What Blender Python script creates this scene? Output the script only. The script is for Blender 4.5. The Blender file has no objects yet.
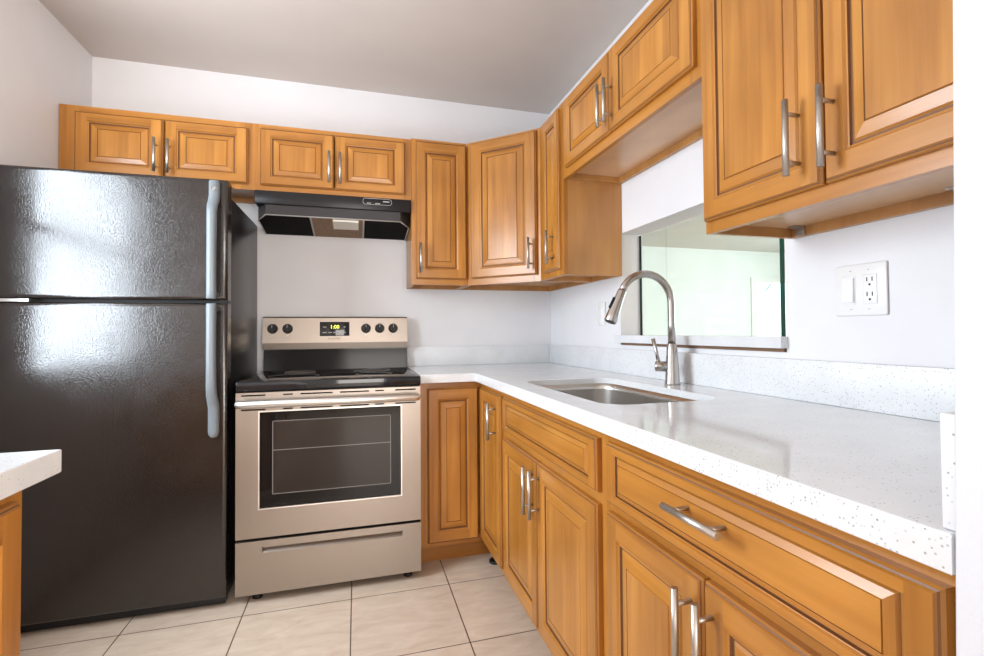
import bpy, bmesh, math, random
from mathutils import Matrix, Vector

S = bpy.context.scene
C = S.collection
PI = math.pi
random.seed(4)

# ------------------------------------------------------------------ camera
cam_d = bpy.data.cameras.new('camera')
cam = bpy.data.objects.new('camera', cam_d)
C.objects.link(cam)
R_ = Vector((0.95693471, -0.29019025, -0.00809824))
U_ = Vector((0.0018573, -0.02177534, 0.99976116))
F_ = Vector((0.29029728, 0.9567212, 0.02029861))
cam.matrix_world = Matrix(((R_.x, U_.x, -F_.x, -1.194), (R_.y, U_.y, -F_.y, -3.0006),
                           (R_.z, U_.z, -F_.z, 1.1124), (0, 0, 0, 1)))
cam_d.sensor_width = 36
cam_d.lens = 500.64 / 984 * 36
cam_d.shift_x = -16.78 / 984
cam_d.shift_y = -6.35 / 984
cam_d.clip_start = 0.02
S.camera = cam

# ------------------------------------------------------------------ world, light, exposure
w = bpy.data.worlds.new('daylight'); S.world = w; w.use_nodes = True
bg = w.node_tree.nodes['Background']
bg.inputs[0].default_value = (0.80, 0.90, 1.0, 1)
bg.inputs[1].default_value = 3.0
S.view_settings.view_transform = 'Standard'
S.view_settings.look = 'None'
S.view_settings.exposure = -0.04
S.view_settings.gamma = 1.0


def area(name, loc, rot, sx, sy, power, col):
    d = bpy.data.lights.new(name, 'AREA'); d.shape = 'RECTANGLE'
    d.size = sx; d.size_y = sy; d.energy = power; d.color = col
    o = bpy.data.objects.new(name, d); C.objects.link(o)
    o.location = loc; o.rotation_euler = rot
    return o


# daylight at the left kitchen window, plus two added fill lamps out of view
area('daylight_and_fill', (-2.50, -1.42, 1.46), (0, -PI / 2, 0), 1.14, 1.00, 62, (0.82, 0.91, 1.0))
area('daylight_and_fill', (0.4, -6.45, 1.30), (PI / 2, 0, 0), 3.6, 2.1, 215, (1.0, 0.90, 0.81))  # added fill at an unseen living-room window, widened to reach the left wall
area('daylight_and_fill', (6.9, 0.5, 1.4), (0, PI / 2, 0), 2.0, 3.0, 190, (0.88, 0.98, 1.0))  # added lamp at an invented east opening, brightens the next room


# ------------------------------------------------------------------ materials
def mat(name, col, rough=0.5, metal=0.0, spec=None, emit=None, estr=0.0, coat=0.0):
    m = bpy.data.materials.new(name); m.use_nodes = True
    b = m.node_tree.nodes['Principled BSDF']
    b.inputs['Base Color'].default_value = (*col, 1)
    b.inputs['Roughness'].default_value = rough
    b.inputs['Metallic'].default_value = metal
    if spec is not None: b.inputs['Specular IOR Level'].default_value = spec
    if coat: b.inputs['Coat Weight'].default_value = coat; b.inputs['Coat Roughness'].default_value = 0.12
    if emit:
        b.inputs['Emission Color'].default_value = (*emit, 1); b.inputs['Emission Strength'].default_value = estr
    return m


class N:
    def __init__(s, m): s.t = m.node_tree; s.b = s.t.nodes['Principled BSDF']
    def n(s, typ, **kw):
        x = s.t.nodes.new(typ)
        for k, v in kw.items():
            if k.startswith('i_'): x.inputs[k[2:].replace('_', ' ')].default_value = v
            else: setattr(x, k, v)
        return x
    def l(s, a, b): s.t.links.new(a, b)
    def coords(s, scale=(1, 1, 1), loc=(0, 0, 0)):
        tc = s.n('ShaderNodeTexCoord'); mp = s.n('ShaderNodeMapping')
        mp.inputs['Scale'].default_value = scale; mp.inputs['Location'].default_value = loc
        s.l(tc.outputs['Object'], mp.inputs['Vector']); return mp.outputs[0]
    def noise(s, vec, scale=1, detail=3, rough=0.5, dist=0.0):
        x = s.n('ShaderNodeTexNoise'); s.l(vec, x.inputs['Vector'])
        x.inputs['Scale'].default_value = scale; x.inputs['Detail'].default_value = detail
        x.inputs['Roughness'].default_value = rough; x.inputs['Distortion'].default_value = dist
        return x
    def ramp(s, fac, stops):
        r = s.n('ShaderNodeValToRGB'); e = r.color_ramp.elements
        while len(e) < len(stops): e.new(0.5)
        for q, (p, c) in zip(e, stops): q.position = p; q.color = (*c, 1)
        s.l(fac, r.inputs[0]); return r
    def mix(s, a, b, f, mode='MIX'):
        x = s.n('ShaderNodeMix', data_type='RGBA', blend_type=mode)
        for sock, v in ((0, f), (6, a), (7, b)):
            if hasattr(v, 'is_linked') or hasattr(v, 'links'): s.l(v, x.inputs[sock])
            else: x.inputs[sock].default_value = v if sock == 0 else (*v, 1)
        return x.outputs[2]
    def bump(s, h, strength=0.2, dist=0.002):
        x = s.n('ShaderNodeBump'); x.inputs['Strength'].default_value = strength; x.inputs['Distance'].default_value = dist
        s.l(h, x.inputs['Height']); s.l(x.outputs[0], s.b.inputs['Normal']); return x


def wood(name, horizontal, base, dark, light, rough=0.30):
    m = mat(name, base, rough, coat=0.15); k = N(m)
    sc = (1.2, 1.2, 26) if horizontal else (26, 26, 1.2)
    g = k.noise(k.coords(sc), 1.0, 4, 0.6, 0.4)
    col = k.ramp(g.outputs[0], [(0.28, dark), (0.5, base), (0.75, light)]).outputs[0]
    blot = k.noise(k.coords((7, 7, 3) if not horizontal else (3, 3, 7)), 1.0, 2, 0.5)
    bl = k.ramp(blot.outputs[0], [(0.3, (0.82, 0.78, 0.74)), (0.7, (1.12, 1.1, 1.06))])
    col = k.mix(col, bl.outputs[0], 0.95, 'MULTIPLY')
    # glued-up staves of slightly different tone
    tc = k.n('ShaderNodeTexCoord'); sp = k.n('ShaderNodeSeparateXYZ'); k.l(tc.outputs['Object'], sp.inputs[0])
    md = k.n('ShaderNodeMath', operation='MULTIPLY'); md.inputs[1].default_value = 1 / 0.083
    k.l(sp.outputs[2 if horizontal else 0], md.inputs[0])
    fl = k.n('ShaderNodeMath', operation='FLOOR'); k.l(md.outputs[0], fl.inputs[0])
    oi = k.n('ShaderNodeObjectInfo')
    cb = k.n('ShaderNodeCombineXYZ'); k.l(fl.outputs[0], cb.inputs[0]); k.l(oi.outputs['Random'], cb.inputs[1])
    wn = k.n('ShaderNodeTexWhiteNoise', noise_dimensions='3D'); k.l(cb.outputs[0], wn.inputs['Vector'])
    rr = k.ramp(wn.outputs['Value'], [(0.0, (0.86, 0.83, 0.80)), (1.0, (1.08, 1.08, 1.10))])
    col = k.mix(col, rr.outputs[0], 0.9, 'MULTIPLY')
    k.l(col, k.b.inputs['Base Color'])
    k.bump(g.outputs[0], 0.06, 0.001)
    return m


WB, WD, WL = (0.455, 0.193, 0.032), (0.36, 0.140, 0.020), (0.54, 0.250, 0.051)
WV = wood('honey_maple_vertical', False, WB, WD, WL)
WH = wood('honey_maple_horizontal', True, WB, WD, WL)
GLZ = mat('brown_glaze', (0.16, 0.062, 0.018), 0.45)
BOX = wood('maple_veneer', False, (0.48, 0.235, 0.072), (0.44, 0.205, 0.06), (0.52, 0.265, 0.088), 0.38)
UND = wood('pale_maple_underside', True, (0.66, 0.42, 0.24), (0.60, 0.36, 0.19), (0.72, 0.48, 0.29), 0.32)
WM = [WV, WH, GLZ]


def paint(name, col, bump=0.25, rough=0.6, scale=90):
    m = mat(name, col, rough); k = N(m)
    n = k.noise(k.coords((1, 1, 1)), scale, 3, 0.6); k.bump(n.outputs[0], bump, 0.0015)
    n2 = k.noise(k.coords((1, 1, 1)), 3.0, 2, 0.5)
    r = k.ramp(n2.outputs[0], [(0.3, tuple(c * 0.97 for c in col)), (0.7, tuple(min(1, c * 1.02) for c in col))])
    k.l(r.outputs[0], k.b.inputs['Base Color'])
    return m


PAINT = paint('white_wall_paint', (0.80, 0.80, 0.82))
ROUGHP = paint('white_textured_paint', (0.72, 0.74, 0.78), 0.6, 0.6, 55)
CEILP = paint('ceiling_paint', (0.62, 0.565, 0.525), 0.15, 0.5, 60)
FARP = paint('next_room_paint', (0.79, 0.83, 0.82), 0.1)
WHITE = mat('white_plastic', (0.84, 0.84, 0.83), 0.3)
WHITE2 = mat('bright_white_plastic', (0.88, 0.88, 0.90), 0.25)
DARKSLOT = mat('slot_black', (0.02, 0.02, 0.02), 0.6)
TRIMW = mat('white_trim', (0.83, 0.84, 0.83), 0.4)


def quartz(name, rough):
    m = mat(name, (0.80, 0.81, 0.82), rough); k = N(m)
    v = k.n('ShaderNodeTexVoronoi', feature='F1'); v.inputs['Scale'].default_value = 185
    k.l(k.coords(), v.inputs['Vector'])
    sp = k.ramp(v.outputs['Distance'], [(0.18, (1, 1, 1)), (0.30, (0, 0, 0))])
    sel = k.n('ShaderNodeSeparateColor'); k.l(v.outputs['Color'], sel.inputs[0])
    gt = k.n('ShaderNodeMath', operation='GREATER_THAN'); gt.inputs[1].default_value = 0.52
    k.l(sel.outputs[0], gt.inputs[0])
    f = k.n('ShaderNodeMath', operation='MULTIPLY'); k.l(gt.outputs[0], f.inputs[0]); k.l(sp.outputs[0], f.inputs[1])
    tone = k.ramp(sel.outputs[1], [(0.0, (0.26, 0.27, 0.29)), (0.45, (0.50, 0.51, 0.53)), (1, (0.88, 0.89, 0.91))])
    n = k.noise(k.coords(), 9, 3, 0.6)
    bs = k.ramp(n.outputs[0], [(0.35, (0.71, 0.725, 0.74)), (0.65, (0.77, 0.785, 0.80))])
    k.l(k.mix(bs.outputs[0], tone.outputs[0], f.outputs[0]), k.b.inputs['Base Color'])
    return m


QZ = quartz('white_quartz', 0.10)
QZS = quartz('white_quartz_honed', 0.38)


def steel(name, col, rough, axis, strength=0.05):
    m = mat(name, col, rough, 1.0); k = N(m)
    sc = {'x': (3, 400, 400), 'y': (400, 3, 400), 'z': (400, 400, 3)}[axis]
    n = k.noise(k.coords(sc), 1, 2, 0.5)
    r = k.ramp(n.outputs[0], [(0.3, (rough * 0.93,) * 3), (0.7, (rough * 1.08,) * 3)])
    k.l(r.outputs[0], k.b.inputs['Roughness']); k.bump(n.outputs[0], strength, 0.0005)
    return m


STEEL = steel('brushed_stainless', (0.365, 0.318, 0.278), 0.36, 'x', 0.012)
STEELH = steel('handle_stainless', (0.82, 0.80, 0.77), 0.36, 'x', 0.012)
SINKS = steel('sink_stainless', (0.62, 0.60, 0.57), 0.32, 'y')
NICKEL = mat('brushed_nickel', (0.50, 0.48, 0.455), 0.27, 1.0)
PULL = mat('satin_nickel_pull', (0.55, 0.53, 0.50), 0.38, 1.0)
GALV = mat('galvanised_steel', (0.55, 0.54, 0.52), 0.35, 1.0)
BLKGLASS = mat('black_ceramic_glass', (0.012, 0.012, 0.014), 0.07)
BLKENAM = mat('black_enamel', (0.008, 0.008, 0.009), 0.10, spec=0.2)
BLKPL = mat('black_plastic', (0.010, 0.010, 0.011), 0.38, spec=0.3)
BLKMATT = mat('flat_black', (0.004, 0.004, 0.004), 0.8, spec=0.1)
OVENGL = mat('oven_door_glass', (0.008, 0.007, 0.007), 0.05, spec=0.3)
OVENIN = mat('oven_inner_glass', (0.022, 0.016, 0.013), 0.05, spec=0.38)
OVENLN = mat('oven_window_line', (0.22, 0.20, 0.19), 0.3)
HOODG = mat('hood_black_enamel', (0.014, 0.013, 0.014), 0.3, spec=0.3)
HOODL = mat('hood_charcoal_lip', (0.042, 0.039, 0.041), 0.4, spec=0.3)
RIM = mat('hood_rim_grey', (0.45, 0.43, 0.40), 0.4)
LENS = mat('hood_light_lens', (0.80, 0.77, 0.68), 0.4)
PRINT = mat('dark_print', (0.07, 0.065, 0.06), 0.5)
LITEPRINT = mat('pale_print', (0.55, 0.55, 0.55), 0.5)
CLOCK = mat('lit_clock_digits', (0.5, 0.5, 0.05), 0.4, emit=(0.85, 0.95, 0.12), estr=2.2)
HANDGREY = mat('grey_painted_handle', (0.145, 0.165, 0.18), 0.42)
GASKET = mat('dark_gasket', (0.02, 0.018, 0.018), 0.6)
RAWWOOD = mat('raw_brown_edge', (0.22, 0.12, 0.07), 0.8)


def filt():
    m = mat('greasy_brown_filter', (0.20, 0.11, 0.05), 0.5, 0.5); k = N(m)
    v = k.n('ShaderNodeTexVoronoi'); v.inputs['Scale'].default_value = 160; k.l(k.coords(), v.inputs['Vector'])
    r = k.ramp(v.outputs['Distance'], [(0.1, (0.10, 0.055, 0.025)), (0.6, (0.30, 0.18, 0.09))])
    k.l(r.outputs[0], k.b.inputs['Base Color']); k.bump(v.outputs['Distance'], 0.6, 0.003); return m


FILT = filt()


def fridge_skin():
    m = mat('textured_black_fridge_skin', (0.012, 0.009, 0.008), 0.16, spec=0.8); k = N(m)
    n = k.noise(k.coords(), 175, 2, 0.6); pit = k.ramp(n.outputs[0], [(0.50, (0, 0, 0)), (0.68, (1, 1, 1))]); k.bump(pit.outputs[0], 0.20, 0.0010)
    d = k.noise(k.coords((1, 1, 1), (3, 1, 2)), 420, 2, 0.5)
    big = k.noise(k.coords((1, 1, 1), (1, 5, 2)), 5, 2, 0.5)
    a = k.ramp(d.outputs[0], [(0.735, (0, 0, 0)), (0.77, (1, 1, 1))])
    b = k.ramp(big.outputs[0], [(0.50, (0, 0, 0)), (0.68, (1, 1, 1))])
    f = k.mix(a.outputs[0], b.outputs[0], 1.0, 'MULTIPLY')
    bw = k.n('ShaderNodeRGBToBW'); k.l(f, bw.inputs[0])
    k.l(k.mix((0.012, 0.009, 0.008), (0.35, 0.33, 0.32), bw.outputs[0]), k.b.inputs['Base Color'])
    sm = k.noise(k.coords((1, 1, 1), (2, 2, 2)), 7, 4, 0.7)
    rr = k.ramp(sm.outputs[0], [(0.35, (0.12,) * 3), (0.7, (0.24,) * 3)])
    k.l(rr.outputs[0], k.b.inputs['Roughness'])
    return m


FRIDGE = fridge_skin()
FRSIDE = mat('smooth_black_fridge_case', (0.016, 0.015, 0.016), 0.30)


def tile():
    m = mat('beige_floor_tile', (0.6, 0.5, 0.4), 0.35); k = N(m)
    b = k.n('ShaderNodeTexBrick'); b.offset = 0.0; b.squash = 1.0
    v = k.coords((1, 1, 1), (0.807 + 0.411 * 20, 0.782 + 0.436 * 20, 0)); k.l(v, b.inputs['Vector'])
    b.inputs['Scale'].default_value = 1.0; b.inputs['Mortar Size'].default_value = 0.0022
    b.inputs['Mortar Smooth'].default_value = 0.1; b.inputs['Bias'].default_value = 0
    b.inputs['Brick Width'].default_value = 0.411; b.inputs['Row Height'].default_value = 0.436
    b.inputs['Color1'].default_value = (0.97, 0.97, 0.97, 1); b.inputs['Color2'].default_value = (1.03, 1.02, 1.0, 1)
    b.inputs['Mortar'].default_value = (0.10, 0.07, 0.05, 1)
    n = k.noise(k.coords((5, 14, 5)), 1.6, 5, 0.65, 0.5)
    r = k.ramp(n.outputs[0], [(0.3, (0.55, 0.445, 0.35)), (0.7, (0.68, 0.58, 0.48))])
    k.l(k.mix(r.outputs[0], b.outputs['Color'], 1.0, 'MULTIPLY'), k.b.inputs['Base Color'])
    bp = k.n('ShaderNodeMath', operation='SUBTRACT'); bp.inputs[0].default_value = 1; k.l(b.outputs['Fac'], bp.inputs[1])
    k.bump(bp.outputs[0], 0.5, 0.002)
    return m


TILE = tile()


def glassmat():
    m = bpy.data.materials.new('greenish_glass'); m.use_nodes = True; t = m.node_tree
    t.nodes.clear()
    o = t.nodes.new('ShaderNodeOutputMaterial'); mx = t.nodes.new('ShaderNodeMixShader')
    tr = t.nodes.new('ShaderNodeBsdfTransparent'); gl = t.nodes.new('ShaderNodeBsdfGlossy')
    tr.inputs[0].default_value = (0.94, 0.985, 0.965, 1); gl.inputs['Roughness'].default_value = 0.02
    fr = t.nodes.new('ShaderNodeLayerWeight'); mr = t.nodes.new('ShaderNodeMath'); mr.operation = 'POWER'; mr.inputs[1].default_value = 4.0
    ml = t.nodes.new('ShaderNodeMath'); ml.operation = 'MULTIPLY_ADD'; ml.inputs[1].default_value = 0.6; ml.inputs[2].default_value = 0.025
    t.links.new(fr.outputs['Facing'], mr.inputs[0]); t.links.new(mr.outputs[0], ml.inputs[0])
    t.links.new(ml.outputs[0], mx.inputs[0]); t.links.new(tr.outputs[0], mx.inputs[1])
    t.links.new(gl.outputs[0], mx.inputs[2]); t.links.new(mx.outputs[0], o.inputs[0])
    return m


GLASS = glassmat()
GEDGE = mat('dark_green_glass_edge', (0.015, 0.07, 0.05), 0.15)


# ------------------------------------------------------------------ mesh helpers
def nb(): return bmesh.new()


def box(bm, x0, x1, y0, y1, z0, z1, mi=0, bev=0.0, seg=2):
    t = bmesh.new(); bmesh.ops.create_cube(t, size=1)
    for v in t.verts:
        v.co = Vector(((x0 + x1) / 2 + v.co.x * (x1 - x0), (y0 + y1) / 2 + v.co.y * (y1 - y0), (z0 + z1) / 2 + v.co.z * (z1 - z0)))
    if bev: bmesh.ops.bevel(t, geom=t.edges[:], offset=bev, segments=seg, profile=0.5, affect='EDGES')
    for f in t.faces: f.material_index = mi; f.smooth = bool(bev)
    merge(bm, t)


def merge(bm, t, M=None):
    if M is not None: t.transform(M)
    me = bpy.data.meshes.new('tmp'); t.to_mesh(me); t.free(); bm.from_mesh(me); bpy.data.meshes.remove(me)


def prism(bm, poly, z0, z1, mi=0, zf=None):
    """vertical prism over a 2D polygon; zf(x, y) may give a sloped bottom"""
    lo = [bm.verts.new((x, y, zf(x, y) if zf else z0)) for x, y in poly]
    hi = [bm.verts.new((x, y, z1)) for x, y in poly]
    n = len(poly); fs = [bm.faces.new(hi), bm.faces.new(lo[::-1])]
    for i in range(n): fs.append(bm.faces.new((lo[i], lo[(i + 1) % n], hi[(i + 1) % n], hi[i])))
    for f in fs: f.material_index = mi


def tube(bm, pts, rad, seg=14, mi=0, caps=True, sq=None):
    pts = [Vector(p) for p in pts]; n = len(pts)
    rad = rad if isinstance(rad, (list, tuple)) else [rad] * n
    rings = []; prev = None
    for i, p in enumerate(pts):
        d = (pts[min(i + 1, n - 1)] - pts[max(i - 1, 0)]).normalized()
        if prev is None:
            a = Vector((0, 0, 1)) if abs(d.z) < 0.9 else Vector((1, 0, 0)); u = d.cross(a).normalized()
        else: u = (prev - d * prev.dot(d)).normalized()
        prev = u; v = d.cross(u)
        ring = []
        for k in range(seg):
            t = 2 * PI * k / seg
            ring.append(bm.verts.new(p + (u * math.cos(t) + v * math.sin(t) * (sq or 1)) * rad[i]))
        rings.append(ring)
    for a, b in zip(rings, rings[1:]):
        for k in range(seg):
            f = bm.faces.new((a[k], a[(k + 1) % seg], b[(k + 1) % seg], b[k])); f.smooth = True; f.material_index = mi
    if caps:
        for r in (rings[0][::-1], rings[-1]):
            f = bm.faces.new(r); f.material_index = mi


def obj(name, bm, mats, parent=None, smooth=None, rot=None, loc=None):
    bmesh.ops.recalc_face_normals(bm, faces=bm.faces[:])
    me = bpy.data.meshes.new(name); bm.to_mesh(me); bm.free()
    for m in (mats if isinstance(mats, (list, tuple)) else [mats]): me.materials.append(m)
    o = bpy.data.objects.new(name, me); C.objects.link(o)
    if parent: o.parent = parent
    if loc: o.location = loc
    if rot: o.rotation_euler = (0, 0, rot)
    return o


def thing(name, label, cat, loc=(0, 0, 0), rz=0.0, group=None):
    o = bpy.data.objects.new(name, None); C.objects.link(o); o.empty_display_size = 0.1
    o.location = loc; o.rotation_euler = (0, 0, rz)
    o['label'] = label; o['category'] = cat
    if group: o['group'] = group
    return o


def tag(o, label, cat, group=None):
    o['label'] = label; o['category'] = cat
    if group: o['group'] = group
    return o


def struct(name, bm, m, parent=None):
    o = obj(name, bm, m, parent)
    if not parent: o['kind'] = 'structure'
    return o


def rrect(x0, x1, y0, y1, r, n=6):
    P = []
    for cx, cy, a in ((x1 - r, y1 - r, 0), (x0 + r, y1 - r, 90), (x0 + r, y0 + r, 180), (x1 - r, y0 + r, 270)):
        for k in range(n + 1):
            t = math.radians(a + 90 * k / n); P.append((cx + r * math.cos(t), cy + r * math.sin(t)))
    return P


def slab(outer, holes, z0, z1, bev=0.0025):
    """flat slab with holes, softly eased edges (through a filled 2D curve)"""
    cu = bpy.data.curves.new('tmp', 'CURVE'); cu.dimensions = '2D'; cu.fill_mode = 'BOTH'
    cu.extrude = (z1 - z0) / 2 - bev; cu.bevel_depth = bev; cu.bevel_resolution = 2; cu.offset = -bev
    for poly in [outer] + holes:
        s = cu.splines.new('POLY'); s.points.add(len(poly) - 1); s.use_cyclic_u = True
        for p, (x, y) in zip(s.points, poly): p.co = (x, y, 0, 1)
    o = bpy.data.objects.new('tmp', cu); C.objects.link(o)
    dg = bpy.context.evaluated_depsgraph_get(); me = bpy.data.meshes.new_from_object(o.evaluated_get(dg))
    bpy.data.objects.remove(o); bm = bmesh.new(); bm.from_mesh(me); bpy.data.meshes.remove(me); bpy.data.curves.remove(cu)
    bmesh.ops.remove_doubles(bm, verts=bm.verts[:], dist=1e-5)
    for v in bm.verts: v.co.z += (z0 + z1) / 2
    for f in bm.faces: f.smooth = False
    return bm


def text_bm(s, size, M, depth=0.0004):
    cu = bpy.data.curves.new('tmp', 'FONT'); cu.body = s; cu.size = size; cu.extrude = depth
    cu.align_x = 'CENTER'; cu.align_y = 'CENTER'; cu.resolution_u = 3
    o = bpy.data.objects.new('tmp', cu); C.objects.link(o)
    dg = bpy.context.evaluated_depsgraph_get(); me = bpy.data.meshes.new_from_object(o.evaluated_get(dg))
    bpy.data.objects.remove(o); bm = bmesh.new(); bm.from_mesh(me); bpy.data.meshes.remove(me); bpy.data.curves.remove(cu)
    bm.transform(M); return bm


# ------------------------------------------------------------------ room shell
CH = 2.52
XL = -2.47
bm = nb(); box(bm, -2.62, 7.1, -6.7, 4.5, -0.06, 0.0); struct('floor', bm, TILE)
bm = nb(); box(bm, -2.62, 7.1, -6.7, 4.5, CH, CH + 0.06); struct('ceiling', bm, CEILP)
bm = nb(); box(bm, -2.62, 0.12, 0.0, 0.12, 0, CH); struct('wall_back', bm, PAINT)
# left wall with the kitchen window
bm = nb()
WY0, WY1, WZ0, WZ1 = -1.93, -0.93, 0.93, 2.05
box(bm, XL - 0.15, XL, -6.7, WY0, 0, CH); box(bm, XL - 0.15, XL, WY1, 0.0, 0, CH)
box(bm, XL - 0.15, XL, WY0, WY1, 0, WZ0); box(bm, XL - 0.15, XL, WY0, WY1, WZ1, CH)
struct('wall_left', bm, PAINT)
bm = nb()
for a in (WY0, WY1 - 0.04): box(bm, XL - 0.025, XL - 0.005, a, a + 0.04, WZ0, WZ1)
for a in (WZ0, 1.55, WZ1 - 0.04): box(bm, XL - 0.025, XL - 0.005, WY0, WY1, a, a + 0.04)
struct('window_1', bm, TRIMW)
# right wall with the pass-through
OY0, OY1, OZ0, OZ1 = -1.843, -0.89, 1.046, 1.572
bm = nb()
box(bm, 0, 0.12, -2.80, OY0, 0, CH); box(bm, 0, 0.12, OY1, 0.0, 0, CH)
box(bm, 0, 0.12, OY0, OY1, 0, OZ0); box(bm, 0, 0.12, OY0, OY1, OZ1, CH)
struct('wall_right', bm, PAINT)
bm = nb(); box(bm, -0.6425, 0.0, -2.83, -2.663, 0, CH, bev=0.004); 
for v in bm.verts:
    if v.co.x < -0.3: v.co.x += 0.03 * (v.co.z - 1.2)
struct('wall_front', bm, ROUGHP)
# living room behind the camera and the next room beyond the pass-through
bm = nb()
box(bm, -2.62, -1.40, -6.7, -6.55, 0, CH); box(bm, 2.20, 7.1, -6.7, -6.55, 0, CH)
box(bm, -1.40, 2.20, -6.7, -6.55, 0, 0.25); box(bm, -1.40, 2.20, -6.7, -6.55, 2.35, CH)
struct('wall_south', bm, PAINT)
bm = nb()
for a in (-1.40, 0.38, 2.15): box(bm, a, a + 0.05, -6.53, -6.50, 0.25, 2.35)
for a in (0.25, 2.30): box(bm, -1.40, 2.20, -6.53, -6.50, a, a + 0.05)
struct('window_3', bm, TRIMW)  # unseen window, made wide to suit the added fill lamp
bm = nb()
box(bm, 6.95, 7.1, -6.7, -1.1, 0, CH); box(bm, 6.95, 7.1, 2.1, 4.5, 0, CH)
box(bm, 6.95, 7.1, -1.1, 2.1, 0, 0.4); box(bm, 6.95, 7.1, -1.1, 2.1, 2.4, CH)
struct('wall_east', bm, FARP)
DX0, DX1 = 5.67, 6.55
bm = nb()
box(bm, 0.12, DX0 - 0.06, 4.3, 4.45, 0, CH); box(bm, DX1, 6.95, 4.3, 4.45, 0, CH); box(bm, DX0 - 0.06, DX1, 4.3, 4.45, 2.0, CH)
struct('wall_north', bm, FARP)
bm = nb(); box(bm, 0.0, 0.12, 0.12, 4.45, 0, CH); struct('wall_side', bm, FARP)
d1 = bpy.data.objects.new('door_1', None); C.objects.link(d1); d1['kind'] = 'structure'; d1.location = (DX0, 4.3, 0)
bm = nb()
box(bm, -0.12, -0.0, -0.02, 0.10, 0, 2.05); box(bm, 0.0, 0.9, -0.02, 0.10, 1.97, 2.05)
obj('door_frame', bm, TRIMW, d1)
bm = nb(); tube(bm, [(0.19, -0.01, 1.80), (0.30, -0.03, 1.94)], 0.008, 8); obj('door_closer', bm, GASKET, d1)
bm = nb(); box(bm, 0.0, 0.88, 0.06, 0.066, 0, 1.97); obj('glass_panel', bm, GLASS, d1)

# fixed glass of the pass-through, two panes
wn2 = bpy.data.objects.new('window_2', None); C.objects.link(wn2); wn2['kind'] = 'structure'; wn2.location = (0.102, -1.36, 1.092)
for y0, y1, dx in ((-1.110, -0.905, 0.0), (-1.728, -1.112, 0.0)):
    bm = nb(); t = bmesh.new(); bmesh.ops.create_cube(t, size=1)
    for v in t.verts:
        v.co = Vector((dx + v.co.x * 0.010, (y0 + y1) / 2 + 1.36 + v.co.y * (y1 - y0), 0.236 + v.co.z * 0.472))
    t.normal_update()
    for f in t.faces: f.material_index = 1 if abs(f.normal.y) > 0.5 and (f.calc_center_median().y > 0.4 or f.calc_center_median().y < -0.4) else 0
    merge(bm, t); obj('glass_pane', bm, [GLASS, GEDGE], wn2)
bm = nb(); box(bm, -0.005, 0.005, -0.905 + 1.36, -0.899 + 1.36, 0.0, 0.472); obj('edge_strip', bm, GEDGE, wn2)
bm = nb(); box(bm, -0.005, 0.005, -1.737 + 1.36, -1.728 + 1.36, 0.0, 0.472); obj('edge_strip', bm, GEDGE, wn2)

# ------------------------------------------------------------------ cabinet builders
PROF = [(0, .020, 0), (0, .008, 0), (.003, .0045, 0), (.0055, .0035, 2), (.0075, 0, 0), (.050, 0, 'F'), (.055, .0045, 0), (.0585, .0050, 0),
        (.061, .0095, 2), (.0645, .0095, 2), (.069, .0060, 0), (.093, .0012, 0), (.0952, .0032, 2), (.0968, .0006, 0)]


def door_bm(w, h, kx=1.0, kz=1.0, hor=False, kb=None):
    bm = nb(); rings = []
    for ins, y, m in PROF:
        a, b = ins * kx, ins * kz
        if kb and ins > 0.069: a, b = 0.069 * kx + (ins - 0.069) * kb, 0.069 * kz + (ins - 0.069) * kb
        if m == 0 and ins < 0.01 or ins < 0.01: a = b = ins
        rings.append([(a, y, b), (w - a, y, b), (w - a, y, h - b), (a, y, h - b)])

    def quad(ps, mi):
        f = bm.faces.new([bm.verts.new(p) for p in ps]); f.material_index = mi
    for i in range(1, len(rings)):
        A, B, m = rings[i - 1], rings[i], PROF[i][2]
        if m == 'F':
            (ax, _, az), (bx, y, bz) = A[0], B[0]
            for x0, x1 in ((ax, bx), (w - bx, w - ax)):
                quad([(x0, y, az), (x1, y, az), (x1, y, h - az), (x0, y, h - az)], 0)
            for z0, z1 in ((az, bz), (h - bz, h - az)):
                quad([(bx, y, z0), (w - bx, y, z0), (w - bx, y, z1), (bx, y, z1)], 1)
            continue
        for j in range(4):
            k = (j + 1) % 4
            mi = 2 if m == 2 else (1 if j in (0, 2) else 0)
            quad([A[j], A[k], B[k], B[j]], mi)
    quad(rings[-1], 1 if hor else 0)
    quad(rings[0][::-1], 0)
    bmesh.ops.remove_doubles(bm, verts=bm.verts[:], dist=1e-6)
    return bm


def pull_bm(cx, cz, L=0.150, hor=False, y=-0.034, r=0.0066):
    bm = nb(); h = L / 2; c = L * 0.32
    if hor:
        tube(bm, [(cx - h, y, cz), (cx + h, y, cz)], r, 16)
        for s in (-c, c): tube(bm, [(cx + s, y, cz), (cx + s, 0.0002, cz)], 0.0046, 12)
    else:
        tube(bm, [(cx, y, cz - h), (cx, y, cz + h)], r, 16)
        for s in (-c, c): tube(bm, [(cx, y, cz + s), (cx, 0.0002, cz + s)], 0.0046, 12)
    return bm


def add_door(root, u0, u1, z0, z1, pull=None, kx=1.0, kz=1.0, kind='door', hor=False, v=-0.0202, rot=0, org=(0, 0), L=0.157, kb=None):
    """a door hung on the face of a cabinet; pull = (u, z) of the middle of its bar"""
    d = obj(kind, door_bm(u1 - u0, z1 - z0, kx, kz, hor, kb), WM, root, rot=rot)
    off = Vector((u0, v, 0)); c, s = math.cos(rot), math.sin(rot)
    d.location = (org[0] + c * off.x - s * off.y, org[1] + s * off.x + c * off.y, z0)
    if pull:
        hp = obj('handle', pull_bm(pull[0] - u0, pull[1] - z0, L, hor), PULL, d)
    return d


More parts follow.
